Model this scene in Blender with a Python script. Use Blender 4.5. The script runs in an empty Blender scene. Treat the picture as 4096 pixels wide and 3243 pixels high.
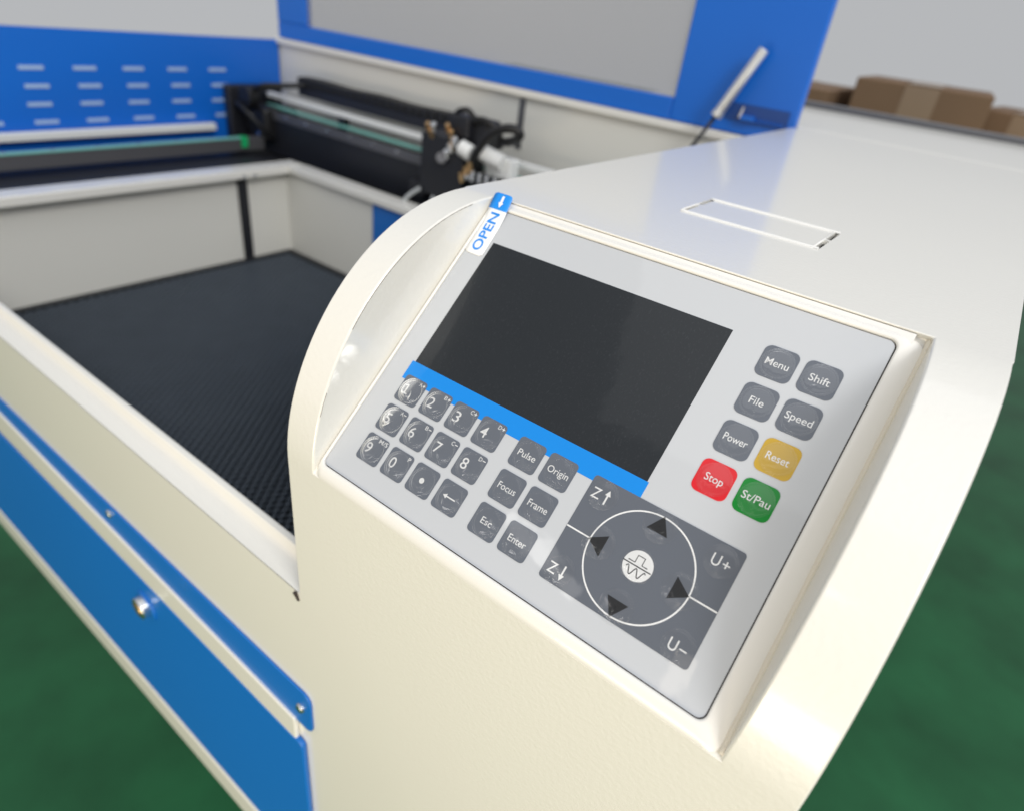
import bpy, bmesh, math, random
from mathutils import Vector, Matrix, noise
random.seed(7)
U = 0.001                      # all coordinates below are millimetres
sc = bpy.context.scene
col = sc.collection
# ------------------------------------------------------------------ camera
CAM = Vector((147.832191, -152.184515, 129.124935))
RX = Vector((0.786921, 0.606284, 0.114784)); RY = Vector((0.400946, -0.360999, -0.841975)); RZ = Vector((-0.469039, 0.708590, -0.527164))
cd = bpy.data.cameras.new('camera'); cam = bpy.data.objects.new('camera', cd); col.objects.link(cam)
cam.matrix_world = Matrix.Translation(CAM*U) @ Matrix((RX, -RY, -RZ)).transposed().to_4x4()
cd.sensor_fit = 'HORIZONTAL'; cd.sensor_width = 36; cd.lens = 22.4257
cd.clip_start = 0.005; cd.clip_end = 100
cd.dof.use_dof = True; cd.dof.focus_distance = 0.215; cd.dof.aperture_fstop = 8.2
sc.camera = cam
# ------------------------------------------------------------------ light
w = bpy.data.worlds.new('World'); sc.world = w; w.use_nodes = True
wb = w.node_tree.nodes['Background']; wb.inputs[0].default_value = (0.95, 0.97, 1.0, 1); wb.inputs[1].default_value = 0.46
def area(name, loc, target, size, power, color=(1, 1, 1), sy=None):
    d = bpy.data.lights.new(name, 'AREA'); d.energy = power; d.color = color; d.shape = 'RECTANGLE'
    d.size = size; d.size_y = sy or size
    o = bpy.data.objects.new(name, d); col.objects.link(o); o.location = Vector(loc)
    o.rotation_euler = (Vector(target)-Vector(loc)).to_track_quat('-Z', 'Y').to_euler(); return o
area('window_light', (1.9, -0.8, 1.6), (0.0, 0.0, 0.0), 0.9, 38, (1.0, 0.985, 0.96), 0.9)
area('hall_light', (0.5, 0.35, 2.3), (0.5, 0.351, 0.0), 2.8, 21, (0.97, 0.985, 1.0), 3.3)
area('warm_front_fill', (0.35, -1.9, -0.6), (0.0, 0.0, -0.15), 1.6, 27, (1.0, 0.835, 0.62), 0.6)  # added low fill, acts as warm floor bounce on the front face
area('film_glint_strip', (-0.92, -1.96, 2.03), (0.08, 0.0, 0.0), 0.5, 0.42, (1, 0.98, 0.95), 0.07)  # unseen strip lamp added for a streak on the panel film
area('film_glint_strip', (-0.13, -2.35, 2.0), (0.13, 0.0, 0.0), 0.10, 0.42, (1, 0.88, 0.74), 0.5)  # second added strip, gives a warm streak low on the film
area('dome_glint_strip', (-0.6, -2.35, 1.62), (0.08, 0.0, 0.0), 1.9, 3.6, (1, 0.98, 0.95), 0.10)  # unseen strip lamp added to put glints on the key domes
sc.view_settings.view_transform = 'Standard'; sc.view_settings.look = 'None'; sc.view_settings.gamma = 1
sc.view_settings.use_curve_mapping = False; sc.view_settings.exposure = 0.10
sc.render.engine = 'CYCLES'; sc.cycles.max_bounces = 8; sc.cycles.transparent_max_bounces = 12
sc.cycles.use_denoising = True; sc.cycles.caustics_reflective = False
# ------------------------------------------------------------------ materials
def mat(name, colour, rough=0.4, metal=0.0, spec=0.5, coat=0.0, coat_rough=0.05, bump=None, mottle=None, cbump=None, specks=False):
    """bump=(scale, strength, distance), mottle=(scale, amount): procedural relief and colour variation"""
    m = bpy.data.materials.new(name); m.use_nodes = True
    nt = m.node_tree; b = nt.nodes['Principled BSDF']
    b.inputs['Base Color'].default_value = (*colour, 1); b.inputs['Roughness'].default_value = rough
    b.inputs['Metallic'].default_value = metal; b.inputs['Specular IOR Level'].default_value = spec
    b.inputs['Coat Weight'].default_value = coat; b.inputs['Coat Roughness'].default_value = coat_rough
    tc = nt.nodes.new('ShaderNodeTexCoord')
    def bumpnode(p, sock, stretch=None):
        n = nt.nodes.new('ShaderNodeTexNoise'); n.inputs['Scale'].default_value = p[0]; n.inputs['Detail'].default_value = 3
        if stretch:
            mp = nt.nodes.new('ShaderNodeMapping'); mp.inputs['Scale'].default_value = stretch
            nt.links.new(tc.outputs['Object'], mp.inputs[0]); nt.links.new(mp.outputs[0], n.inputs['Vector'])
        else:
            nt.links.new(tc.outputs['Object'], n.inputs['Vector'])
        bm = nt.nodes.new('ShaderNodeBump'); bm.inputs['Strength'].default_value = p[1]; bm.inputs['Distance'].default_value = p[2]
        nt.links.new(n.outputs['Fac'], bm.inputs['Height']); nt.links.new(bm.outputs[0], b.inputs[sock])
    if bump: bumpnode(bump, 'Normal')
    if cbump: bumpnode(cbump[:3], 'Coat Normal', cbump[3] if len(cbump) > 3 else None)
    if mottle:
        n = nt.nodes.new('ShaderNodeTexNoise'); n.inputs['Scale'].default_value = mottle[0]; n.inputs['Detail'].default_value = 6
        nt.links.new(tc.outputs['Object'], n.inputs['Vector'])
        r = nt.nodes.new('ShaderNodeMapRange'); r.inputs['To Min'].default_value = 1-mottle[1]; r.inputs['To Max'].default_value = 1+mottle[1]
        mx = nt.nodes.new('ShaderNodeMix'); mx.data_type = 'RGBA'; mx.blend_type = 'MULTIPLY'; mx.inputs[0].default_value = 1
        mx.inputs[6].default_value = (*colour, 1)
        nt.links.new(n.outputs['Fac'], r.inputs['Value']); nt.links.new(r.outputs[0], mx.inputs[7]); nt.links.new(mx.outputs[2], b.inputs['Base Color'])
    if specks:                        # sparse dust and tiny paint chips
        src = b.inputs['Base Color'].links[0].from_socket
        vo = nt.nodes.new('ShaderNodeTexVoronoi'); vo.inputs['Scale'].default_value = 30
        wn = nt.nodes.new('ShaderNodeTexNoise'); wn.inputs['Scale'].default_value = 700
        add = nt.nodes.new('ShaderNodeMath'); add.operation = 'MULTIPLY_ADD'; add.inputs[1].default_value = 0.05; 
        lt = nt.nodes.new('ShaderNodeMath'); lt.operation = 'LESS_THAN'; lt.inputs[1].default_value = 0.042
        sel = nt.nodes.new('ShaderNodeMath'); sel.operation = 'GREATER_THAN'; sel.inputs[1].default_value = 0.55
        sp = nt.nodes.new('ShaderNodeSeparateColor'); mul = nt.nodes.new('ShaderNodeMath'); mul.operation = 'MULTIPLY'
        m3 = nt.nodes.new('ShaderNodeMath'); m3.operation = 'MULTIPLY'; m3.inputs[1].default_value = 0.55
        mx = nt.nodes.new('ShaderNodeMix'); mx.data_type = 'RGBA'; mx.inputs[7].default_value = (0.22, 0.20, 0.17, 1)
        L = nt.links.new
        L(tc.outputs['Object'], vo.inputs['Vector']); L(tc.outputs['Object'], wn.inputs['Vector'])
        L(wn.outputs['Fac'], add.inputs[0]); L(vo.outputs['Distance'], add.inputs[2]); L(add.outputs[0], lt.inputs[0])
        L(vo.outputs['Color'], sp.inputs[0]); L(sp.outputs[0], sel.inputs[0]); L(lt.outputs[0], mul.inputs[0]); L(sel.outputs[0], mul.inputs[1])
        L(mul.outputs[0], m3.inputs[0]); L(m3.outputs[0], mx.inputs[0]); L(src, mx.inputs[6]); L(mx.outputs[2], b.inputs['Base Color'])
    return m
M = {}
M['cream'] = mat('cream_powder_coat', (0.80, 0.785, 0.735), 0.35, bump=(520, 0.34, 0.0004), mottle=(3, 0.02), coat=0.7, coat_rough=0.11, specks=True)
M['cream_in'] = mat('cream_inner_paint', (0.74, 0.73, 0.68), 0.5, mottle=(4, 0.03))
M['blue'] = mat('blue_door_paint', (0.003, 0.14, 0.52), 0.38, bump=(300, 0.15, 0.0004), mottle=(3, 0.06))
M['blue_lid'] = mat('blue_lid_paint', (0.006, 0.14, 0.62), 0.3, mottle=(3, 0.05))
M['black'] = mat('black_anodised', (0.012, 0.013, 0.018), 0.45, mottle=(8, 0.2))
M['steel'] = mat('bright_steel', (0.75, 0.76, 0.78), 0.22, 1.0)
M['alu'] = mat('aluminium', (0.78, 0.79, 0.80), 0.4, 1.0)
M['brass'] = mat('brass', (0.72, 0.48, 0.25), 0.3, 1.0)
M['grey'] = mat('grey_metal', (0.16, 0.16, 0.17), 0.45, 0.6)
M['white'] = mat('white_plastic', (0.80, 0.81, 0.80), 0.35)
M['teal'] = mat('teal_belt_and_sheen', (0.20, 0.50, 0.44), 0.3)  # serves the drive belt and the painted reflection on the guide rail
M['green'] = mat('green_plastic', (0.01, 0.42, 0.14), 0.4)
M['cable'] = mat('black_rubber', (0.008, 0.008, 0.009), 0.5)
M['slot'] = mat('slot_painted_light', (0.34, 0.48, 0.74), 0.5)  # pale tone stands in for light coming through the vent slots
M['tube'] = mat('clear_tube', (0.45, 0.47, 0.48), 0.15)
M['honey'] = mat('honeycomb_foil', (0.15, 0.18, 0.22), 0.38, 0.5, mottle=(30, 0.1))
M['bedframe'] = mat('bed_frame', (0.012, 0.014, 0.018), 0.5)
M['floor'] = mat('green_epoxy_floor', (0.014, 0.105, 0.04), 0.45, spec=0.3, mottle=(7, 0.6))
M['carton'] = mat('brown_cardboard', (0.19, 0.115, 0.065), 0.8, mottle=(6, 0.15))
M['tape'] = mat('packing_tape', (0.30, 0.21, 0.14), 0.3)
# panel
film = (38, 0.12, 0.0014, (1, 1, 1))
def print_mat(n, c, r=0.45): return mat(n, c, r, spec=0.15, coat=0.5, coat_rough=0.03, cbump=film)
M['sheet'] = mat('light_grey_overlay', (0.50, 0.52, 0.55), 0.4, spec=0.3, coat=0.85, coat_rough=0.03, cbump=film)
M['key'] = print_mat('grey_key_print', (0.115, 0.130, 0.160))
M['pad'] = print_mat('grey_pad_print', (0.108, 0.121, 0.148))
M['red'] = print_mat('red_key_print', (0.62, 0.012, 0.02))
M['yellow'] = print_mat('yellow_key_print', (0.50, 0.32, 0.03))
M['greenkey'] = print_mat('green_key_print', (0.0, 0.20, 0.02))
M['band'] = print_mat('blue_band_print', (0.003, 0.225, 0.70), 0.5)
M['ink'] = print_mat('white_ink', (0.72, 0.73, 0.74))
M['blackink'] = print_mat('black_ink', (0.004, 0.004, 0.005))
M['blueink'] = mat('blue_label_ink', (0.004, 0.25, 0.80), 0.45)
M['label'] = mat('white_label_film', (0.86, 0.87, 0.88), 0.4)
M['frame'] = mat('panel_frame_paint', (0.80, 0.785, 0.75), 0.3, coat=0.3, coat_rough=0.1)
M['gap'] = mat('dark_gap', (0.035, 0.025, 0.022), 0.7)
M['edge'] = mat('lit_edge_white', (0.88, 0.87, 0.84), 0.3, coat=0.5)  # whiter than the roof, paints in the lit edges of the hatch
M['seam'] = mat('seam_paint_gap', (0.22, 0.20, 0.18), 0.6)  # dark paint-gap line along the inner arch of the left cheek
M['sealant'] = mat('sealant', (0.70, 0.65, 0.55), 0.5, bump=(500, 0.6, 0.0006))
# screen: black window under scratched film
def screen_mat():
    m = mat('black_screen_film', (0.011, 0.014, 0.018), 0.35, spec=0.3, coat=0.34, coat_rough=0.07, cbump=film)
    nt = m.node_tree; b = nt.nodes['Principled BSDF']
    tc = nt.nodes.new('ShaderNodeTexCoord'); mp = nt.nodes.new('ShaderNodeMapping')
    mp.inputs['Rotation'].default_value = (0, 0, 0.9); mp.inputs['Scale'].default_value = (1500, 25, 1500)
    n = nt.nodes.new('ShaderNodeTexNoise'); n.inputs['Scale'].default_value = 1.0; n.inputs['Detail'].default_value = 4
    n2 = nt.nodes.new('ShaderNodeTexNoise'); n2.inputs['Scale'].default_value = 40
    cr = nt.nodes.new('ShaderNodeValToRGB'); cr.color_ramp.elements[0].position = 0.56; cr.color_ramp.elements[1].position = 0.82
    mul = nt.nodes.new('ShaderNodeMath'); mul.operation = 'MULTIPLY'
    mr = nt.nodes.new('ShaderNodeMapRange'); mr.inputs['To Min'].default_value = 0.05; mr.inputs['To Max'].default_value = 0.30
    nt.links.new(tc.outputs['Object'], mp.inputs[0]); nt.links.new(mp.outputs[0], n.inputs['Vector'])
    nt.links.new(tc.outputs['Object'], n2.inputs['Vector'])
    nt.links.new(n.outputs['Fac'], cr.inputs[0]); nt.links.new(cr.outputs[0], mul.inputs[0]); nt.links.new(n2.outputs['Fac'], mul.inputs[1])
    cm = nt.nodes.new('ShaderNodeMix'); cm.data_type = 'RGBA'; cm.inputs[6].default_value = (0.010, 0.013, 0.017, 1); cm.inputs[7].default_value = (0.034, 0.038, 0.046, 1)
    nt.links.new(mul.outputs[0], cm.inputs[0]); nt.links.new(cm.outputs[2], b.inputs['Base Color'])
    nt.links.new(mul.outputs[0], mr.inputs['Value']); nt.links.new(mr.outputs[0], b.inputs['Coat Roughness'])
    return m
M['screen'] = screen_mat()
def film_mat():
    m = bpy.data.materials.new('clear_dome_film'); m.use_nodes = True; nt = m.node_tree; nt.nodes.clear()
    out = nt.nodes.new('ShaderNodeOutputMaterial'); mix = nt.nodes.new('ShaderNodeMixShader')
    tr = nt.nodes.new('ShaderNodeBsdfTransparent'); gl = nt.nodes.new('ShaderNodeBsdfGlossy')
    gl.inputs['Roughness'].default_value = 0.09
    lw = nt.nodes.new('ShaderNodeFresnel'); lw.inputs['IOR'].default_value = 1.5
    tc = nt.nodes.new('ShaderNodeTexCoord'); n = nt.nodes.new('ShaderNodeTexNoise'); n.inputs['Scale'].default_value = 170
    n.inputs['Detail'].default_value = 1.5
    bp = nt.nodes.new('ShaderNodeBump'); bp.inputs['Strength'].default_value = 0.05; bp.inputs['Distance'].default_value = 0.0012
    nt.links.new(tc.outputs['Object'], n.inputs['Vector']); nt.links.new(n.outputs['Fac'], bp.inputs['Height'])
    nt.links.new(bp.outputs[0], gl.inputs['Normal']); nt.links.new(bp.outputs[0], lw.inputs['Normal'])
    fm = nt.nodes.new('ShaderNodeMath'); fm.operation = 'MULTIPLY'; fm.inputs[1].default_value = 1.35; fm.use_clamp = True
    nt.links.new(lw.outputs[0], fm.inputs[0]); nt.links.new(fm.outputs[0], mix.inputs[0]); nt.links.new(tr.outputs[0], mix.inputs[1]); nt.links.new(gl.outputs[0], mix.inputs[2])
    nt.links.new(mix.outputs[0], out.inputs[0]); return m
M['film'] = film_mat()
def window_mat():
    m = mat('grey_acrylic', (0.35, 0.36, 0.38), 0.08); b = m.node_tree.nodes['Principled BSDF']
    b.inputs['Alpha'].default_value = 0.35; return m
M['acrylic'] = window_mat()
# ------------------------------------------------------------------ builders
def link(name, me, m, parent=None, smooth=True):
    o = bpy.data.objects.new(name, me); col.objects.link(o)
    if m is not None and not me.materials: me.materials.append(m if not isinstance(m, str) else M[m])
    if smooth:
        for p in me.polygons: p.use_smooth = True
    if parent: o.parent = parent
    return o
def mesh(name, verts, faces, m, parent=None, smooth=False, bevel=0, seg=3):
    me = bpy.data.meshes.new(name); me.from_pydata([tuple(c*U for c in v) for v in verts], [], faces); me.update()
    bm = bmesh.new(); bm.from_mesh(me); bmesh.ops.recalc_face_normals(bm, faces=bm.faces); bm.to_mesh(me); bm.free()
    o = link(name, me, m, parent, smooth or bevel > 0)
    if bevel: add_bevel(o, bevel, seg)
    return o
def add_bevel(o, wd, seg=3, angle=30):
    b = o.modifiers.new('bevel', 'BEVEL'); b.width = wd*U; b.segments = seg; b.limit_method = 'ANGLE'
    b.angle_limit = math.radians(angle); b.harden_normals = True
BOXF = [(0, 3, 2, 1), (4, 5, 6, 7), (0, 1, 5, 4), (1, 2, 6, 5), (2, 3, 7, 6), (3, 0, 4, 7)]
def boxv(x0, x1, y0, y1, z0, z1):
    return [(x0, y0, z0), (x1, y0, z0), (x1, y1, z0), (x0, y1, z0), (x0, y0, z1), (x1, y0, z1), (x1, y1, z1), (x0, y1, z1)]
def box(name, x0, x1, y0, y1, z0, z1, m, parent=None, bevel=0.6):
    return mesh(name, boxv(x0, x1, y0, y1, z0, z1), BOXF, m, parent, bevel=bevel)
def multi(name, pieces, m, parent=None, smooth=False, bevel=0):
    V, F = [], []
    for v, f in pieces:
        k = len(V); V += v; F += [tuple(i+k for i in q) for q in f]
    return mesh(name, V, F, m, parent, smooth, bevel)
def prism_x(prof, x0, x1):            # closed profile of (y, z), extruded along x
    n = len(prof); v = [(x0, *p) for p in prof]+[(x1, *p) for p in prof]
    f = [(i, (i+1) % n, n+(i+1) % n, n+i) for i in range(n)]+[tuple(range(n-1, -1, -1)), tuple(range(n, 2*n))]
    return v, f
def cyl(p0, p1, r0, r1=None, n=20):   # closed round bar between two points
    r1 = r0 if r1 is None else r1; p0, p1 = Vector(p0), Vector(p1); d = (p1-p0).normalized()
    a = d.orthogonal().normalized(); b = d.cross(a); v = []
    for p, r in ((p0, r0), (p1, r1)):
        for i in range(n):
            t = 2*math.pi*i/n; v.append(tuple(p+a*r*math.cos(t)+b*r*math.sin(t)))
    f = [(i, (i+1) % n, n+(i+1) % n, n+i) for i in range(n)]+[tuple(range(n-1, -1, -1)), tuple(range(n, 2*n))]
    return v, f
def tube(name, pts, r, m, parent=None, n=12, jitter=0):
    pts = [Vector(p) for p in pts]; v, f = [], []
    # catmull-rom
    P = [pts[0]]+pts+[pts[-1]]; path = []
    for i in range(1, len(P)-2):
        for k in range(8):
            t = k/8; a, b, c, d = P[i-1], P[i], P[i+1], P[i+2]
            path.append(0.5*((2*b)+(c-a)*t+(2*a-5*b+4*c-d)*t*t+(3*b-a-3*c+d)*t**3))
    path.append(pts[-1]); ref = Vector((0.3, 0.2, 1)).normalized()
    for i, p in enumerate(path):
        d = (path[min(i+1, len(path)-1)]-path[max(i-1, 0)]).normalized(); a = d.cross(ref).normalized(); b = d.cross(a)
        rr = r*(1+jitter*random.uniform(-1, 1))
        for k in range(n):
            t = 2*math.pi*k/n; v.append(tuple(p+a*rr*math.cos(t)+b*rr*math.sin(t)))
    for i in range(len(path)-1):
        for k in range(n): f.append((i*n+k, i*n+(k+1) % n, (i+1)*n+(k+1) % n, (i+1)*n+k))
    f += [tuple(range(n-1, -1, -1)), tuple(range((len(path)-1)*n, len(path)*n))]
    return mesh(name, v, f, m, parent, smooth=True)
AL = math.radians(43.0); CA, SA = math.cos(AL), math.sin(AL)
def W(x, y, z=0):                     # panel coordinates (x right, y down the panel, z into it) -> world
    return (x, -y*CA+z*SA, -y*SA-z*CA)
def empty(name, loc, label, cat, group=None):
    o = bpy.data.objects.new(name, None); col.objects.link(o); o.location = Vector(loc)*U; o.empty_display_size = 0.01
    o['label'] = label; o['category'] = cat
    if group: o['group'] = group
    return o
def keep(o, root):                    # parent without moving
    o.parent = root; o.matrix_parent_inverse = Matrix.Translation(root.location).inverted(); return o
# ------------------------------------------------------------------ floor
fl = mesh('floor', [(-9000, -6000, -900), (9000, -6000, -900), (9000, 12000, -900), (-9000, 12000, -900)], [(0, 1, 2, 3)], 'floor')
fl['kind'] = 'structure'; fl['label'] = 'green painted workshop floor under the machine'
# ------------------------------------------------------------------ machine
mach = empty('laser_cutting_machine', (0, 0, -900), 'large cream and blue laser cutting machine with open lid and sunken black bed', 'machine')
def part(o, parent=None):
    if parent is None: keep(o, mach)
    else: o.parent = parent
    return o
# --- cabinet shell with the two arched cheeks and the recess between them
def bez(t, a, b, c, d): return tuple((1-t)**3*p+3*(1-t)**2*t*q+3*(1-t)*t*t*r+t**3*s for p, q, r, s in zip(a, b, c, d))
NA = 28
ARC = [bez(i/NA, (-33, -33), (-33, 3), (-2, 61), (64, 61)) for i in range(NA+1)]
def shell():
    V, F, idx = [], [], {}
    def v(x, y, z):
        k = (round(x, 3), round(y, 3), round(z, 3))
        if k not in idx: idx[k] = len(V); V.append((x, y, z))
        return idx[k]
    XL0, XL1, XR1, XR0, YB, ZB = -35, -18.5, 149.5, 170, 545, -445
    def sag(i):
        y, z = ARC[i]; t = ((y+33)*97+(z+33)*94)/(97*97+94*94); return math.hypot(y+33-97*t, z+33-94*t)
    xr = [XR1+2.8*sag(i)/27 for i in range(NA+1)]; xr[0] = xr[-1] = XR1
    for i in range(NA):
        (y0, z0), (y1, z1) = ARC[i], ARC[i+1]
        F.append((v(XL0, y0, z0), v(XL1, y0, z0), v(XL1, y1, z1), v(XL0, y1, z1)))
        F.append((v(xr[i], y0, z0), v(XR0, y0, z0), v(XR0, y1, z1), v(xr[i+1], y1, z1)))
    F.append((v(-760, -33, -113), v(XL0, -33, -113), v(XL0, -33, ZB), v(-760, -33, ZB)))
    F.append((v(XL0, -33, -113), v(XL0, -33, -33), v(XL1, -33, -33), v(XR1, -33, -33), v(XR0, -33, -33), v(XR0, -33, ZB), v(XL0, -33, ZB)))
    xs = [XL0, XL1, 30, 110, XR1, XR0]; ys = [64, 118, 172, YB]
    for i in range(5):
        for j in range(3):
            if i == 2 and j == 1: continue
            F.append((v(xs[i], ys[j], 61), v(xs[i+1], ys[j], 61), v(xs[i+1], ys[j+1], 61), v(xs[i], ys[j+1], 61)))
    A, B = (66.2, 58.8), (-33, -33)
    cols = [XL1, 30, 110, XR1]
    for i in range(3): F.append((v(cols[i], 64, 61), v(cols[i+1], 64, 61), v(cols[i+1], *A), v(cols[i], *A)))
    F.append((v(XL1, *B), v(XR1, *B), v(XR1, *A), v(110, *A), v(30, *A), v(XL1, *A)))
    F.append(tuple([v(XL1, *ARC[i]) for i in range(NA+1)]+[v(XL1, *A)]))
    right = [v(xr[i], *ARC[i]) for i in range(NA+1)]+[v(XR1, *A)]
    F.append(tuple(right))
    F.append(tuple([v(XL0, *p) for p in ARC]+[v(XL0, YB, 61), v(XL0, YB, -113), v(XL0, -33, -113)]))
    F.append(tuple([v(XR0, *p) for p in ARC]+[v(XR0, YB, 61), v(XR0, YB, ZB), v(XR0, -33, ZB)]))
    F.append((v(XL0, YB, 61), v(XL1, YB, 61), v(30, YB, 61), v(110, YB, 61), v(XR1, YB, 61), v(XR0, YB, 61), v(XR0, YB, -113), v(XL0, YB, -113)))
    o = mesh('cabinet', V, F, 'cream', bevel=0.9, seg=3)
    o.modifiers['bevel'].angle_limit = math.radians(25)
    return part(o)
cab = shell()
# roof patch with the stamped cable-hatch outline (cut right through, held by two tabs)
def hatch():
    V, F = [], []
    xs = [30, 38.9, 40.7, 97.6, 99.6, 110]; ys = [118, 125.4, 128.6, 143.6, 145.8, 159.6, 163.0, 172]
    def V2(x, y, z): V.append((x, y, z)); return len(V)-1
    def gap(i, j):
        if 0 < i < 4 and 0 < j < 6:
            return i != 2 and j not in (3,)
        return False
    for i in range(5):
        for j in range(7):
            x0, x1, y0, y1 = xs[i], xs[i+1], ys[j], ys[j+1]
            if not gap(i, j):
                F.append((V2(x0, y0, 61), V2(x1, y0, 61), V2(x1, y1, 61), V2(x0, y1, 61)))
            else:
                for (di, dj, a, b) in ((-1, 0, (x0, y0), (x0, y1)), (1, 0, (x1, y1), (x1, y0)), (0, -1, (x1, y0), (x0, y0)), (0, 1, (x0, y1), (x1, y1))):
                    if not gap(i+di, j+dj):
                        F.append((V2(*a, 61), V2(*b, 61), V2(*b, 59.2), V2(*a, 59.2)))
    me = bpy.data.meshes.new('cable_hatch'); me.from_pydata([tuple(c*U for c in p) for p in V], [], F); me.update()
    o = link('cable_hatch', me, 'cream', None, False); part(o)
    o['label'] = 'rectangular stamped hatch outline on the roof'
    for y in (125.6, 161.6):
        lip = mesh('hatch_lip', *prism_x([(y, 60.9), (y+.25, 61.55), (y+.75, 61.75), (y+1.25, 61.5), (y+1.5, 60.9)], 39.0, 99.5), 'edge', None, bevel=0.2, seg=2); part(lip)  # raised lips added to give the hatch outline its bright edges
    for x in (38.7, 97.0):
        lip = mesh('hatch_lip', *cyl((x, 126.8, 61), (x, 162, 61), 0.42, 0.42, 10), 'edge', None, smooth=True); part(lip)
    inner = box('hatch_dark_box', 33, 107, 121, 169, 52, 58.5, 'bedframe', None, 0); part(inner)  # black box added to stand for the unlit inside below the cut
hatch()
# sealant bead down the foot of the right cheek, and the rear deck
pts = []
for i in range(15):
    t = i/14; pts.append((149.2+random.uniform(-.12, .12), -32+98*t, -32.2+91*t+0.6))
part(tube('seam_line', [(-18.35, ARC[i][0]+.1, ARC[i][1]-.55) for i in range(13, 27)], 0.10, 'seam', None, 6, 0.3))
part(tube('seam_line', [(-18.35, ARC[i][0]+.25, ARC[i][1]-.5) for i in range(6, 9)], 0.10, 'seam', None, 6, 0.3))
part(tube('sealant_bead', pts, 1.0, 'sealant', None, 10, 0.06))
part(box('rear_step', -33, 171, 549, 571, -300, 60, 'cream', None, 1.0))
part(box('rear_deck', -240, 171, 573, 850, -300, 60, 'cream', None, 1.5))
part(box('rear_deck_edge', -240, 171, 853, 880, 30, 66, 'grey', None, 1))
# --- front: blue door, strip and lip
def skew_bar(name, x0, x1, y0, y1, za0, za1, zb0, zb1, m, bevel):   # top/bottom at x0 (za) and x1 (zb)
    v = [(x0, y0, za0), (x1, y0, zb0), (x1, y1, zb0), (x0, y1, za0), (x0, y0, za1), (x1, y0, zb1), (x1, y1, zb1), (x0, y1, za1)]
    return mesh(name, v, BOXF, m, None, bevel=bevel)
def rrect(x0, x1, y0, y1, r, n=6):
    if isinstance(r, (int, float)): r = (r,)*4
    pts = []
    for (cx, cy, a0, rr) in ((x1-r[0], y1-r[0], 0, r[0]), (x0+r[1], y1-r[1], 90, r[1]), (x0+r[2], y0+r[2], 180, r[2]), (x1-r[3], y0+r[3], 270, r[3])):
        for k in range(n+1):
            a = math.radians(a0+90*k/n); pts.append((cx+rr*math.cos(a), cy+rr*math.sin(a)))
    return pts
def plate_xz(name, x0, x1, z0, z1, r, y0, y1, m, bevel=0):
    p = rrect(x0, x1, z0, z1, r); n = len(p)
    v = [(a, y0, b) for a, b in p]+[(a, y1, b) for a, b in p]
    f = [tuple(range(n)), tuple(range(2*n-1, n-1, -1))]+[(i, n+i, n+(i+1) % n, (i+1) % n) for i in range(n)]
    return mesh(name, v, f, m, None, bevel=bevel)
strip = part(plate_xz('trim_strip', -760, -31.8, -224, -191.5, (6, 1, 1, 6), -34.6, -33.05, 'blue', 0.5))
sv = cyl((-40.5, -34.5, -207), (-40.5, -36.2, -207), 3.4, 2.6); s = mesh('screw', *sv, 'steel', None, bevel=0.4); s.parent = strip; 
sv = cyl((-250.5, -34.5, -200), (-250.5, -36.2, -200), 3.4, 2.6); s = mesh('screw', *sv, 'steel', None, bevel=0.4); s.parent = strip
part(skew_bar('lip', -760, -46, -36.2, -33.1, -233, -198, -243, -222, 'cream', 1.2))
door = part(plate_xz('front_door', -760, -40, -408, -241, (4, 4, 4, 4), -36.6, -33.05, 'blue', 1.2))
LX, LZ = -221.5, -268
lk = multi('lock', [cyl((LX, -36.2, LZ), (LX, -43, LZ), 9.0, 8.6, 32)], 'steel', None, bevel=1.0); lk.parent = door
lk = mesh('lock_plug', *cyl((LX, -43.05, LZ), (LX, -43.6, LZ), 5.5, 5.0, 24), 'brass', None, bevel=0.2); lk.parent = door
lk = mesh('lock_collar', *cyl((LX+1, -36.4, LZ), (LX+1, -38.2, LZ), 13, 12, 32), 'blue', None, bevel=0.8); lk.parent = door
part(box('bottom_rail', -760, 169, -37, -33.1, -442, -412, 'cream', None, 1.2))
# --- bay: ledges, walls, slots
prof = [(-33, -113), (-27, -112.7), (-23.6, -111.4), (-21.6, -109), (-20.8, -105.2), (-20.0, -104.2), (-17.2, -104), (-16.3, -104.8), (-16.3, -240), (-31.5, -240), (-31.5, -114)]
v, f = prism_x(prof, -760, -35.05); part(mesh('front_ledge', v, f, 'cream', None, smooth=False, bevel=0.5, seg=2))
part(mesh('ledge_chip', *cyl((-37.5, -33.3, -113.6), (-35.4, -33.2, -118), 1.3, 0.7, 8), 'gap', None))
part(box('left_ledge', -694, -664, -20, 446, -110, -99, 'cream', None, 1.6))
part(box('back_ledge', -663, 100, 422, 448, -109.5, -99.3, 'cream', None, 1.6))
part(box('left_bay_wall', -692, -684, -16, 436, -240, -110.5, 'cream_in', None, 0))
part(box('back_bay_wall', -684, 100, 430, 438, -240, -110.2, 'cream_in', None, 0))
part(box('right_bay_wall', 100.5, 106, -16, 430, -240, -113, 'cream_in', None, 0))
sl = part(box('bay_slot', -684.2, -681, 350, 364, -232, -111, 'black', None, 0.3)); sl['label'] = 'dark vertical screw slot in the bay wall'
for y in (349.6, 366.1): part(mesh('bolt', *cyl((-664, y, -107), (-661.8, y, -107), 3.2, 2.6, 14), 'steel', None))
part(box('blue_bay_panel', -497, -420, 427.5, 429.8, -200, -111, 'blue', None, 0.4))
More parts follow.
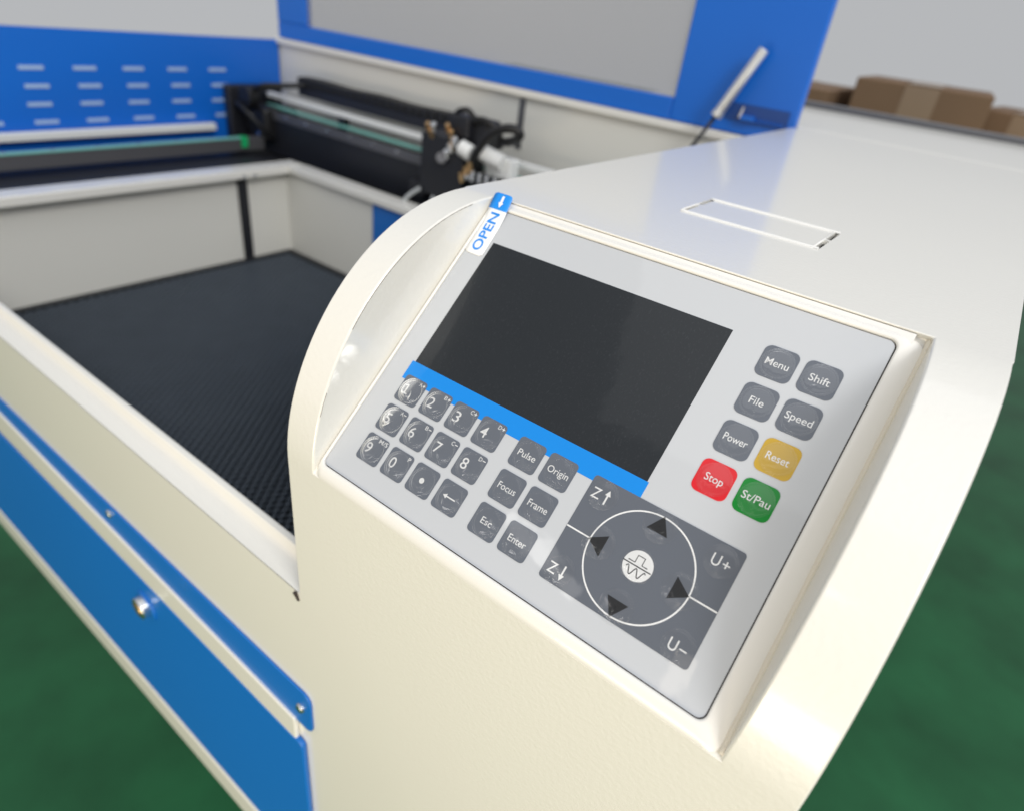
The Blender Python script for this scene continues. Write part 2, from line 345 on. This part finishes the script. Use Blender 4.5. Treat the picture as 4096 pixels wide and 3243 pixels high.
# --- bed
bed = part(box('work_bed', -682, 98, -14, 427, -262, -248, 'bedframe', None, 0))
for (a, b, c, d) in ((-682, 98, 417, 427), (-682, -672, -14, 416.8), (-671.8, 98, -14, -4)):
    o = box('bed_frame', a, b, c, d, -247.9, -226.5, 'bedframe', None, 0.6); o.parent = bed
def honeycomb():
    V, F = [], []
    dx, seg, h, wt = 4.2, 2.8, 9.0, 0.24
    x = -671; k = 0
    while x < 60:
        n = int((416-(-4))/seg); base = len(V)
        for i in range(n+1):
            y = -3.8+i*seg; ph = (i+2*(k % 2)) % 4
            o_ = (-1, 1, 1, -1)[ph]*dx*0.42+noise.noise(Vector((x*.05, y*.03, 0)))*1.0
            zt = -228+noise.noise(Vector((x*.02, y*.02, 3)))*0.5
            V += [(x+o_-wt, y, zt), (x+o_+wt, y, zt), (x+o_-wt, y, zt-h), (x+o_+wt, y, zt-h)]
        for i in range(n):
            a = base+4*i; b = a+4
            F += [(a, a+1, b+1, b), (a, b, b+2, a+2), (a+1, a+3, b+3, b+1)]
        x += dx; k += 1
    me = bpy.data.meshes.new('honeycomb'); me.from_pydata([(a*U, b*U, c*U) for a, b, c in V], [], F); me.update()
    o = link('honeycomb', me, 'honey', bed, False); o['kind'] = 'stuff'; o['label'] = 'dark honeycomb foil of the cutting bed'
honeycomb()
# --- trough, back wall and lid
part(box('trough_floor', -860, 60, 448.5, 558, -125, -118, 'black', None, 0))
part(box('side_trough', -860, -694.5, -20, 448, -125, -112, 'black', None, 0))
part(box('back_wall', -870, -36, 560, 566, -118, 35, 'cream_in', None, 0))
part(box('wall_slot', -373, -364, 558.6, 559.9, -26, 33, 'grey', None, 0.2))
part(box('back_rail', -870, -37, 553, 566.5, 35.3, 43.5, 'cream', None, 1.6))
lid = part(box('lid', -169, -37, 557, 569, 44, 237, 'blue_lid', None, 2))
for n_, a in (('lid_rail', (-860, -169.2, 557, 569, 44, 66)), ('lid_rail', (-860, -169.2, 557, 569, 207, 237)), ('lid_stile', (-860, -790, 557, 569, 66.2, 206.8))):
    o = box(n_, *a, 'blue_lid', None, 1.5); o.parent = lid
o = box('lid_window', -789.8, -169.4, 561, 564, 66.2, 206.8, 'acrylic', None, 0); o.parent = lid
# pocket in the lid with its spring catch
pk = mesh('lid_pocket', *prism_x([(556.9, 57), (556.9, 72), (555.6, 72.6), (555.6, 56.4)], -108, -44), mat('pocket_blue', (0.01, 0.06, 0.26), 0.4), None); pk.parent = lid
sp = []
for i in range(90): t = i/90; sp.append((-86+40*t, 553.5+1.6*math.cos(i*0.9), 59.5+1.6*math.sin(i*0.9)))
o = tube('catch_spring', sp[::2], 0.5, 'blue_lid', None, 6); o.parent = lid
o = mesh('catch_hook', *cyl((-92, 553.5, 60), (-90, 553.5, 70), 1.6, 1.0, 10), 'alu', None); o.parent = lid
o = box('catch_block', -90, -76, 550, 555.5, 58, 63, 'blue_lid', None, 0.6); o.parent = lid
# gas strut
st = part(mesh('gas_strut', *cyl((-108, 535, 62), (-82, 541, 122), 5.2, 5.2, 24), 'alu', None, bevel=0.8))
o = mesh('strut_rod', *cyl((-150, 525, -25), (-108, 535, 62), 2.0, 2.0, 16), 'black', None, smooth=True); o.parent = st
o = mesh('strut_collar', *cyl((-109.5, 534.6, 58.5), (-107.5, 535.1, 63.2), 6.0, 5.9, 24), 'alu', None, bevel=0.6); o.parent = st
# --- left side: slotted blue wall, rail, guide
lw = part(box('blue_side_wall', -872, -862, -20, 556, -112, 40, 'blue_lid', None, 0))
for z, oy in ((-4, 0), (-25, 2), (-46, 0), (-67, 3)):
    for k in range(8):
        y0 = -2+k*62+oy
        o = box('vent_slot', -862, -861.2, y0, y0+28, z-2.4, z+2.4, 'slot', None, 0.3); o.parent = lw
part(box('guide_bar', -858, -846, -18, 425, -86, -76, 'white', None, 1.5))
gr = part(box('guide_rail', -812, -792, -18, 470, -106, -88.5, 'grey', None, 1))
o = box('rail_sheen_strip', -800, -790.5, -18, 440, -88.3, -86, 'teal', None, 0.3); o.parent = gr  # teal strip puts the rail's reflection into colour
for k in range(9):
    o = mesh('rail_screw', *cyl((-795, 20+k*52, -90), (-795, 20+k*52, -85), 2.6, 2.2, 12), 'steel', None); o.parent = gr
part(box('rail_end_cap', -800, -788, 430, 440, -101, -85, 'green', None, 1.5))
# --- gantry
gan = part(box('gantry', -840, -60, 487, 506, -114, -52, 'black', None, 1.2))
o = box('beam_edge', -840, -60, 484.5, 486.9, -62, -50, 'grey', None, 0.5); o.parent = gan
for k in range(14):
    o = mesh('beam_screw', *cyl((-800+k*48, 486, -54), (-800+k*48, 483.2, -54), 2.4, 2.0, 12), 'steel', None); o.parent = gan
o = box('drive_belt', -820, -70, 497, 506, -48, -45, 'teal', None, 0.3); o.parent = gan
o = box('linear_rail', -820, -70, 500, 509, -35, -28, 'white', None, 1.0); o.parent = gan
o = box('cable_tray', -760, -412, 514, 532, -24, -9, 'black', None, 2); o.parent = gan
for k in range(24):
    x = -758+k*14.4; o = box('chain_link', x, x+12.6, 512, 534, -8.6, 2+0.8*math.sin(k*.7), 'cable', None, 1.5); o.parent = gan
for x in (-640, -820): o = box('beam_bracket', x-14, x, 502, 512, -52, -30, 'black', None, 1); o.parent = gan
o = box('end_plate', -858, -842, 448, 545, -110, -22, 'black', None, 4); o.parent = gan
o = box('gantry_motor', -841, -786, 470, 535, -96, -46, 'cable', None, 8); o.parent = gan
o = mesh('drive_pulley', *cyl((-812, 455, -34), (-812, 470, -34), 15, 15, 28), 'cable', None, bevel=1); o.parent = gan
o = tube('motor_cable', [(-820, 480, -46), (-806, 470, -24), (-780, 468, -14), (-752, 492, -10), (-742, 516, -8)], 4, 'cable'); o.parent = gan
o = tube('motor_cable', [(-840, 470, -60), (-826, 452, -44), (-798, 448, -52), (-784, 462, -72), (-786, 482, -90)], 3.2, 'cable'); o.parent = gan
for x, z in ((-826, -60), (-800, -84)): o = mesh('motor_bolt', *cyl((x, 469.8, z), (x, 466, z), 3.5), 'steel', None); o.parent = gan
# --- laser head
hd = part(box('laser_head', -442, -372, 456, 500, -86, -12, 'black', None, 3))
def hp(n, v_f, m, bv=0.4):
    o = mesh(n, *v_f, m, None, bevel=bv); o.parent = hd; return o
def hb(n, a, m, bv=1.5):
    o = box(n, *a, m, None, bv); o.parent = hd; return o
hb('head_plate', (-412, -352, 472, 498, -24, 12), 'black', 2)
hb('mirror_block', (-400, -372, 462, 480, -11, 14), 'black', 3)
hb('lower_bracket', (-420, -352, 462, 490, -125, -86.2), 'black', 2)
hb('bracket_arm', (-470, -443, 466, 484, -96, -78), 'black', 1.5)
for x, z in ((-430, -6), (-424, -12), (-398, -2), (-392, -8), (-366, -44), (-372, -52), (-360, -38)): hp('brass_screw', cyl((x, 458, z-5), (x+1.5, 453, z+5), 3.4, 3.0, 16), 'brass')
for x, z in ((-419, -4), (-384, -14), (-390, -22), (-396, -30)): hp('adjust_knob', cyl((x, 456, z-4), (x+1.5, 451, z+4), 3.8, 3.8, 16), 'steel')
hp('mirror_mount', cyl((-405, 456, -38), (-400, 449, -35), 6.5, 6.5, 24), 'grey', 0.8)
hp('air_nozzle', cyl((-378, 458, -19), (-362, 460, -24), 9, 9.5, 24), 'white', 1)
hp('lens_tube', cyl((-352, 466, -20), (-322, 470, -27), 9.5, 9.5, 24), 'white', 1)
hb('white_block', (-350, -312, 472, 490, -46, -22), 'white', 3)
for x in (-356, -345, -334, -322): hp('fitting', cyl((x, 458, -42), (x+1, 456, -54), 3.0, 2.4, 14), 'steel')
for x, z in ((-362, -50), (-350, -62), (-338, -58)): hp('clamp_screw', cyl((x, 456, z), (x, 452, z), 3.4, 3.0, 14), 'steel')
hp('status_light', cyl((-352, 454, -60), (-351, 452, -92), 4.2, 4.2, 16), 'green')
for k, pts in enumerate(([(-364, 462, -44), (-352, 457, -20), (-334, 455, 2), (-314, 455, 13), (-300, 459, 14), (-298, 464, 8), (-316, 474, -2), (-340, 484, -8)],
    [(-372, 470, 8), (-360, 468, 14), (-345, 470, 12), (-336, 476, 2), (-338, 482, -14)],
    [(-400, 470, 12), (-392, 468, 18), (-380, 470, 20), (-372, 476, 10)])):
    o = tube('signal_cable', pts, (5.0, 3.5, 3.0)[k], 'cable'); o.parent = hd
o = tube('air_hose', [(-436, 452, -80), (-450, 446, -92), (-458, 440, -108), (-458, 427, -140)], 2.6, 'tube'); o.parent = hd
o = tube('air_hose', [(-412, 452, -84), (-416, 448, -98), (-424, 440, -110), (-426, 436, -130)], 2.2, 'tube'); o.parent = hd
# ------------------------------------------------------------------ background cartons
def carton(loc, s, label, rz=0.0):
    r = empty('cardboard_box', loc, label, 'box', 'cartons stacked behind the machine'); r.rotation_euler.z = rz
    a, b, c = s
    o = box('carton_body', -a/2, a/2, -b/2, b/2, 0, c, 'carton', r, 4)
    o = box('packing_tape', -30, 30, -b/2-1.2, -b/2-0.2, c-90, c-2, 'tape', r, 0)
    o = box('top_tape', -30, 30, -b/2, b/2, c+0.2, c+1, 'tape', r, 0)
carton((-330, 1500, -900), (260, 300, 960), 'tall dark brown carton just behind the blue lid edge')
carton((-60, 1560, -900), (240, 300, 990), 'middle brown carton of the row behind the machine', 0.08)
carton((150, 1800, -900), (200, 300, 960), 'paler brown carton at the right behind the roof', -0.1)
# ------------------------------------------------------------------ control panel
pan = empty('control_panel', W(62, 44, 0), 'light grey control panel with black screen, keypad and jog pad on cream cabinet', 'control panel')
pan.matrix_world  # placed at its lower edge
def ppart(o, parent=None):
    if parent is None: keep(o, pan)
    else: o.parent = parent
    return o
def pmesh(name, pts3, faces, m, parent=None, smooth=False, bevel=0, seg=2):
    return ppart(mesh(name, [W(*p) for p in pts3], faces, m, None, smooth, bevel, seg), parent)
def pplate(name, outline, z0, z1, m, parent=None, bevel=0):
    n = len(outline); v = [(a, b, z0) for a, b in outline]+[(a, b, z1) for a, b in outline]
    f = [tuple(range(n)), tuple(range(2*n-1, n-1, -1))]+[(i, n+i, n+(i+1) % n, (i+1) % n) for i in range(n)]
    return pmesh(name, v, f, m, parent, False, bevel)
SX0, SX1, SY0, SY1 = -16.1, 141.6, -83.6, 40.5
# bezel: lofted rounded-rectangle loops (left, right, top, bottom outset, depth, corner radius)
loops = [((2.3, 7.4, 3.4, 6.0), 1.5, 4.2), ((2.2, 6.6, 3.2, 5.5), 0.9, 4.2), ((1.9, 4.4, 2.7, 4.2), 0.05, 4.0), ((1.4, 2.2, 2.0, 2.4), -0.62, 3.6),
         ((0.9, 1.2, 1.0, 1.1), -0.80, 3.2), ((0.55, 0.6, 0.55, 0.6), -0.7, 2.9), ((0.38, 0.40, 0.36, 0.38), -0.3, 2.7), ((0.38, 0.40, 0.36, 0.38), 1.2, 2.7)]
V, F = [], []
for k, ((l, r, t, b), d, rad) in enumerate(loops):
    pts = rrect(SX0-l, SX1+r, SY0-t, SY1+b, rad, 8); n = len(pts); V += [(a, c, d) for a, c in pts]
    if k:
        for i in range(n): F.append(((k-1)*n+i, (k-1)*n+(i+1) % n, k*n+(i+1) % n, k*n+i))
o = pmesh('bezel', V, F, 'frame', None, True)
pplate('bezel_strip', [(-17.2, -88.1), (145.2, -88.1), (145.2, -84.9), (-17.2, -84.9)], -0.1, 0.6, 'frame')
pplate('gap_line', rrect(SX0-0.42, SX1+0.42, SY0-0.42, SY1+0.42, 2.7, 8), 0.6, 0.8, 'gap')
face = pplate('face_sheet', rrect(SX0, SX1, SY0, SY1, 2.4, 8), 0.0, 0.55, 'sheet')
pplate('screen', [(-5.9, -69.2), (96.5, -69.2), (96.5, -11.0), (-5.9, -11.0)], -0.06, 0.0, 'screen')
pplate('blue_band', [(-7.2, -11.0), (97.1, -11.0), (97.1, -3.1), (-7.2, -3.1)], -0.10, 0.0, 'band')
# lettering
def glyph_mesh(s, off=0.004):
    c = bpy.data.curves.new('t', 'FONT'); c.offset = off; c.body = s; c.size = 1; c.resolution_u = 4; c.fill_mode = 'FRONT'
    o = bpy.data.objects.new('t', c); col.objects.link(o); dg = bpy.context.evaluated_depsgraph_get()
    me = bpy.data.meshes.new_from_object(o.evaluated_get(dg)); bpy.data.objects.remove(o); bpy.data.curves.remove(c)
    V = [tuple(v.co[:2]) for v in me.vertices]; F = [tuple(p.vertices) for p in me.polygons]; bpy.data.meshes.remove(me)
    return V, F
_V, _ = glyph_mesh('H'); CAP = max(v[1] for v in _V)
def text(s, x0, x1, base, cap, m='ink', parent=None, z=-0.22, fit=True, rot=None):
    V, F = glyph_mesh(s); a = min(v[0] for v in V); b = max(v[0] for v in V)
    k = cap/CAP; kx = (x1-x0)/(b-a)
    return [(x0+(v[0]-a)*kx, base-v[1]*k, z) for v in V], F
def merge(parts):
    V, F = [], []
    for v, f in parts:
        k = len(V); V += v; F += [tuple(i+k for i in q) for q in f]
    return V, F
def poly(pts, z=-0.22): return [(a, b, z) for a, b in pts], [tuple(range(len(pts)))]
def stroke(pts, wd, z=-0.22):
    V, F = [], []
    for i, p in enumerate(pts):
        a = pts[max(i-1, 0)]; b = pts[min(i+1, len(pts)-1)]; dx, dy = b[0]-a[0], b[1]-a[1]; l = math.hypot(dx, dy)
        nx, ny = -dy/l*wd/2, dx/l*wd/2; V += [(p[0]+nx, p[1]+ny, z), (p[0]-nx, p[1]-ny, z)]
    F = [(2*i, 2*i+1, 2*i+3, 2*i+2) for i in range(len(pts)-1)]; return V, F
def disc(cx, cy, r, z=-0.22, n=40): return poly([(cx+r*math.cos(2*math.pi*i/n), cy+r*math.sin(2*math.pi*i/n)) for i in range(n)], z)
def arrow(x0, y0, x1, y1, wd, hw, hl, z=-0.22):
    d = Vector((x1-x0, y1-y0)); l = d.length; d /= l; nn = Vector((-d.y, d.x)); b = Vector((x1, y1))-d*hl; a = Vector((x0, y0))
    return poly([tuple(a+nn*wd/2), tuple(b+nn*wd/2), tuple(b+nn*hw/2), (x1, y1), tuple(b-nn*hw/2), tuple(b-nn*wd/2), tuple(a-nn*wd/2)], z)
DOMES = {}
def dome_mesh(r, var):
    """clear bubble of the protective film over a key: a low cap with a rim groove and a crease"""
    key = (r, var)
    if key in DOMES: return DOMES[key]
    rnd = random.Random(100*r+var)
    prof = [(.04*q, 0) for q in range(23)]+[(.905, .02), (.93, .055), (.955, .02), (.975, -.03), (1.0, .0), (1.03, .035), (1.06, .01), (1.1, .07)]
    n = 72; V = []; F = []; ang = rnd.uniform(-.3, .25); off = Vector((rnd.random()*9, rnd.random()*9, 0)); low = rnd.uniform(.46, .62)
    for q, (rr, dd) in enumerate(prof):
        for i in range(n if q else 1):
            t = 2*math.pi*i/n; x, y = rr*math.cos(t), rr*math.sin(t)
            u, w_ = x*math.cos(ang)+y*math.sin(ang), y*math.cos(ang)-x*math.sin(ang)
            d = w_-low+0.25*u*u-0.18*noise.noise(Vector((u*1.7, 0, 0))+off)     # a curved crease across the lower half
            a2 = 0.35+0.9*math.sin(off.x*3); px_, py_ = 0.30*math.sin(off.y*2), 0.56+0.10*math.cos(off.x*5)   # a short sharp fold
            d2 = (x-px_)*math.cos(a2)+(y-py_)*math.sin(a2)+0.5*((y-py_)*math.cos(a2)-(x-px_)*math.sin(a2))**2
            w2 = math.exp(-(((y-py_)*math.cos(a2)-(x-px_)*math.sin(a2))/0.34)**2)
            fade = max(0, 1-(rr/0.92)**4)
            zz = -0.26-0.21*max(0, 1-rr*rr)+dd+(-0.11*math.exp(-(d/0.075)**2)-0.16*math.exp(-(d2/0.065)**2)*w2+0.015*noise.noise(Vector((x*1.2, y*1.2, 1))+off))*fade
            V.append((x*r, y*r, zz))
    for i in range(n): F.append((0, 1+i, 1+(i+1) % n))
    for q in range(len(prof)-2):
        for i in range(n): F.append((1+q*n+i, 1+q*n+(i+1) % n, 1+(q+1)*n+(i+1) % n, 1+(q+1)*n+i))
    me = bpy.data.meshes.new('key_dome')
    me.from_pydata([tuple(c*U for c in W(*v)) for v in V], [], [tuple(reversed(q)) for q in F]); me.update(); me.materials.append(M['film'])
    if me.polygons[0].normal.z < 0: me.flip_normals()
    for p in me.polygons: p.use_smooth = True
    DOMES[key] = me; return me
dcount = 0
def dome(cx, cy, r, parent):
    global dcount; dcount += 1
    o = bpy.data.objects.new('key_dome', dome_mesh(r, dcount % 13)); col.objects.link(o); o.parent = parent
    o.location = Vector(W(cx, cy, 0))*U; return o
def key(cx, cy, parts, m='key', label=None, rad=1.5, half=5.5, r=4.95, dxy=(0, 0)):
    k = pplate('key', rrect(cx-half, cx+half, cy-half, cy+half, rad, 5), -0.16, 0.0, m)
    if label: k['label'] = label
    V, F = merge(parts); l = mesh('legend', [W(*p) for p in V], F, 'ink', None); l.parent = k; l.matrix_parent_inverse = Matrix.Identity(4); l.location = (0, 0, 0)
    d = dome(cx+dxy[0], cy+dxy[1], r, k)
    keep_world(k, l, d); return k
def keep_world(k, *ch):
    # the key itself is offset by its panel's inverse, so children keep their own world coordinates
    for c in ch: c.matrix_parent_inverse = Matrix.Identity(4)
nums = [('1', 'A+'), ('2', 'B+'), ('3', 'C+'), ('4', 'D+'), ('5', 'A-'), ('6', 'B-'), ('7', 'C-'), ('8', 'D-'), ('9', 'M/S'), ('0', 'P'), ('.', None), ('<', None)]
for i, (s, t) in enumerate(nums):
    cx, cy = (i % 4)*13.0, (i//4)*13.12; ps = []
    if s.isdigit():
        wdt = 2.0 if s == '1' else 2.75
        if s == '1':
            ps += [poly([(cx-2.45, cy-2.0), (cx-1.85, cy-2.0), (cx-1.85, cy+1.7), (cx-2.45, cy+1.7)]), stroke([(cx-3.4, cy+1.85), (cx-0.9, cy+1.85)], 0.5, -0.225),
                   poly([(cx-2.45, cy-2.0), (cx-2.45, cy-1.35), (cx-3.35, cy-1.0), (cx-3.35, cy-1.5)], -0.225)]
        else: ps.append(text(s, cx-3.45, cx-3.45+wdt, cy+2.1, 4.1))
    elif s == '.': ps.append(disc(cx-0.2, cy+0.1, 1.05))
    else: ps.append(arrow(cx+2.7, cy, cx-2.9, cy, 0.5, 1.9, 1.7))
    if t:
        if t == 'P': ps.append(text(t, cx+3.1, cx+4.3, cy-3.0, 1.55))
        elif t == 'M/S': ps.append(text(t, cx+0.7, cx+5.0, cy-3.2, 1.6))
        else: 
            ps.append(text(t[0], cx+2.0, cx+3.3, cy-3.2, 1.5))
            ps.append(stroke([(cx+3.6, cy-3.85), (cx+4.9, cy-3.85)], 0.28))
            if t[1] == '+': ps.append(stroke([(cx+4.25, cy-4.5), (cx+4.25, cy-3.2)], 0.28, -0.225))
    key(cx, cy, ps, dxy=(0.25, 0.1))
for i, (s, wd) in enumerate((('Pulse', 7.2), ('Origin', 8.2), ('Focus', 7.3), ('Frame', 7.7), ('Esc', 4.4), ('Enter', 7.0))):
    cx, cy = 56.1+(i % 2)*13.0, 0.1+(i//2)*13.15
    key(cx, cy, [text(s, cx-wd/2, cx+wd/2, cy+1.15, 2.35)], dxy=(0.1, 0.1))
rk = [('Menu', 7.4, 'key'), ('Shift', 6.3, 'key'), ('File', 4.5, 'key'), ('Speed', 8.3, 'key'), ('Power', 7.6, 'key'), ('Reset', 7.0, 'yellow'), ('Stop', 5.9, 'red'), ('St/Pau', 8.6, 'greenkey')]
for i, (s, wd, m) in enumerate(rk):
    cx, cy = 114.0+(i % 2)*13.25, -63.4+(i//2)*14.1
    key(cx, cy, [text(s, cx-wd/2, cx+wd/2, cy+1.15, 2.45)], m, {'yellow': 'yellow Reset key', 'red': 'red Stop key', 'greenkey': 'green St/Pau key'}.get(m), 2.3, 5.6, 4.9)
# jog pad
pad = pplate('jog_pad', rrect(80.8, 132.4, -5.5, 31.7, 1.2, 5), -0.14, 0.0, 'pad'); pad['label'] = 'dark grey jog pad with arrows inside a white ring'
def sub(name, vf, m):
    o = mesh(name, [W(*p) for p in vf[0]], vf[1], m, None); o.parent = pad; return o
RC = (106.65, 13.45)
ring = [(RC[0]+16.95*math.cos(2*math.pi*i/120), RC[1]+16.95*math.sin(2*math.pi*i/120)) for i in range(121)]
rv, rf = [], []
for i in range(120):
    t = 2*math.pi*i/120
    for r in (16.7, 17.2): rv.append((RC[0]+r*math.cos(t), RC[1]+r*math.sin(t), -0.19))
rf = [(2*i, 2*i+1, (2*i+3) % 240, (2*i+2) % 240) for i in range(120)]
sub('ring', (rv, rf), 'ink')
for a, b in ((80.9, 89.6), (123.7, 132.3)): sub('divider', stroke([(a, 13.4), (b, 13.4)], 0.5, -0.19), 'ink')
for tri in ([(89, 13.5), (94.7, 9.9), (94.7, 17.1)], [(103.2, 1.7), (106.7, -3.9), (110.2, 1.7)], [(118.3, 10), (118.3, 17.2), (123.8, 13.6)], [(103, 25.2), (110.1, 25.2), (106.5, 30.8)]):
    sub('arrow', poly(tri, -0.19), 'blackink')
sub('centre_button', disc(106.7, 13.4, 4.75, -0.19, 56), 'ink')
wave = [stroke([(101.9, 13.6), (111.2, 13.6)], 0.34, -0.24), stroke([(103.2, 12.75), (105.4, 12.75), (105.4, 10.4), (107.75, 10.4), (107.75, 12.75), (109.6, 12.75)], 0.3, -0.245),
        stroke([(103.5+6.4*i/40, 15.5-1.25*math.sin(4.6*math.pi*i/40+0.5)) for i in range(41)], 0.3, -0.245)]
sub('pulse_symbol', merge(wave), 'blackink')
for (cx, cy, kind) in ((86.4, -0.4, 'Zu'), (86.2, 27.0, 'Zd'), (126.8, 0.0, 'U+'), (127.3, 27.2, 'U-')):
    ps = []
    if kind[0] == 'Z':
        ps.append(text('Z', cx-3.9, cx-0.9, cy+2.0, 3.5, z=-0.19)); dn = kind == 'Zd'
        ps.append(arrow(cx+1.4, cy+(-2.2 if dn else 2.6), cx+1.4, cy+(2.8 if dn else -2.4), 0.6, 2.0, 1.9, -0.19))
    else:
        ps.append(text('U', cx-2.7, cx-0.1, cy+1.9, 3.5, z=-0.19)); ps.append(stroke([(cx+0.7, cy+0.3), (cx+2.9, cy+0.3)], 0.42, -0.19))
        if kind == 'U+': ps.append(stroke([(cx+1.8, cy-0.8), (cx+1.8, cy+1.4)], 0.42, -0.195))
    sub('legend', merge(ps), 'ink')
    dome(cx, cy, 4.6, pad)
for cx, cy in ((92.6, 13.3), (106.8, -0.4), (120.7, 13.5), (106.9, 27.2)): dome(cx, cy, 5.0, pad)
dome(106.7, 13.4, 4.9, pad)
# ------------------------------------------------------------------ OPEN tab label
lab = empty('tab_label', W(-12, -61.5, -0.2), 'white tab label reading OPEN with blue arrow end at panel corner', 'label')
def lab_pt(s, t, lift=0.0):           # s across (-4.65..4.65), t along from the lower end (0) to the top (29.5)
    y = -61.5-t
    cx = -11.75-0.03*t
    z = -0.25 if t < 14 else -0.25-2.75*((t-14)/14)**1.3
    x = cx+s
    return W(x, y, z-lift)
def lab_region(name, t0, t1, m, r0=0, r1=0, lift=0.0):
    n = 24; V, F = [], []
    for i in range(n+1):
        t = t0+(t1-t0)*i/n; hwid = 4.65
        if r0 and t-t0 < r0: hwid -= r0-math.sqrt(max(0, r0*r0-(r0-(t-t0))**2))
        if r1 and t1-t < r1: hwid -= r1-math.sqrt(max(0, r1*r1-(r1-(t1-t))**2))
        for k in range(5): V.append(lab_pt(-hwid+2*hwid*k/4, t, lift))
    for i in range(n):
        for k in range(4): F.append((i*5+k, i*5+k+1, i*5+k+6, i*5+k+5))
    o = mesh(name, V, F, m, None, smooth=True); keep(o, lab)
    sd = o.modifiers.new('thick', 'SOLIDIFY'); sd.thickness = 0.00012; sd.offset = 1; return o
lab_region('white_tab', 0, 21.4, 'label', 1.5, 0)
lab_region('blue_tab', 21.4, 28.2, 'blueink', 0, 1.5)
V, F = glyph_mesh('OPEN', 0.016); a = min(v[0] for v in V); b = max(v[0] for v in V)
pts = [lab_pt(1.45-v[1]/CAP*4.3+0.6, 1.9+(v[0]-a)/(b-a)*18.0, 0.16) for v in V]
keep(mesh('lettering', pts, F, 'blueink', None), lab)
am = arrow(0.2, 27.2, 0, 22.2, 1.15, 2.5, 2.2)
keep(mesh('arrow', [lab_pt(p[0]+0.1, p[1], 0.16) for p in am[0]], am[1], 'label', None), lab)
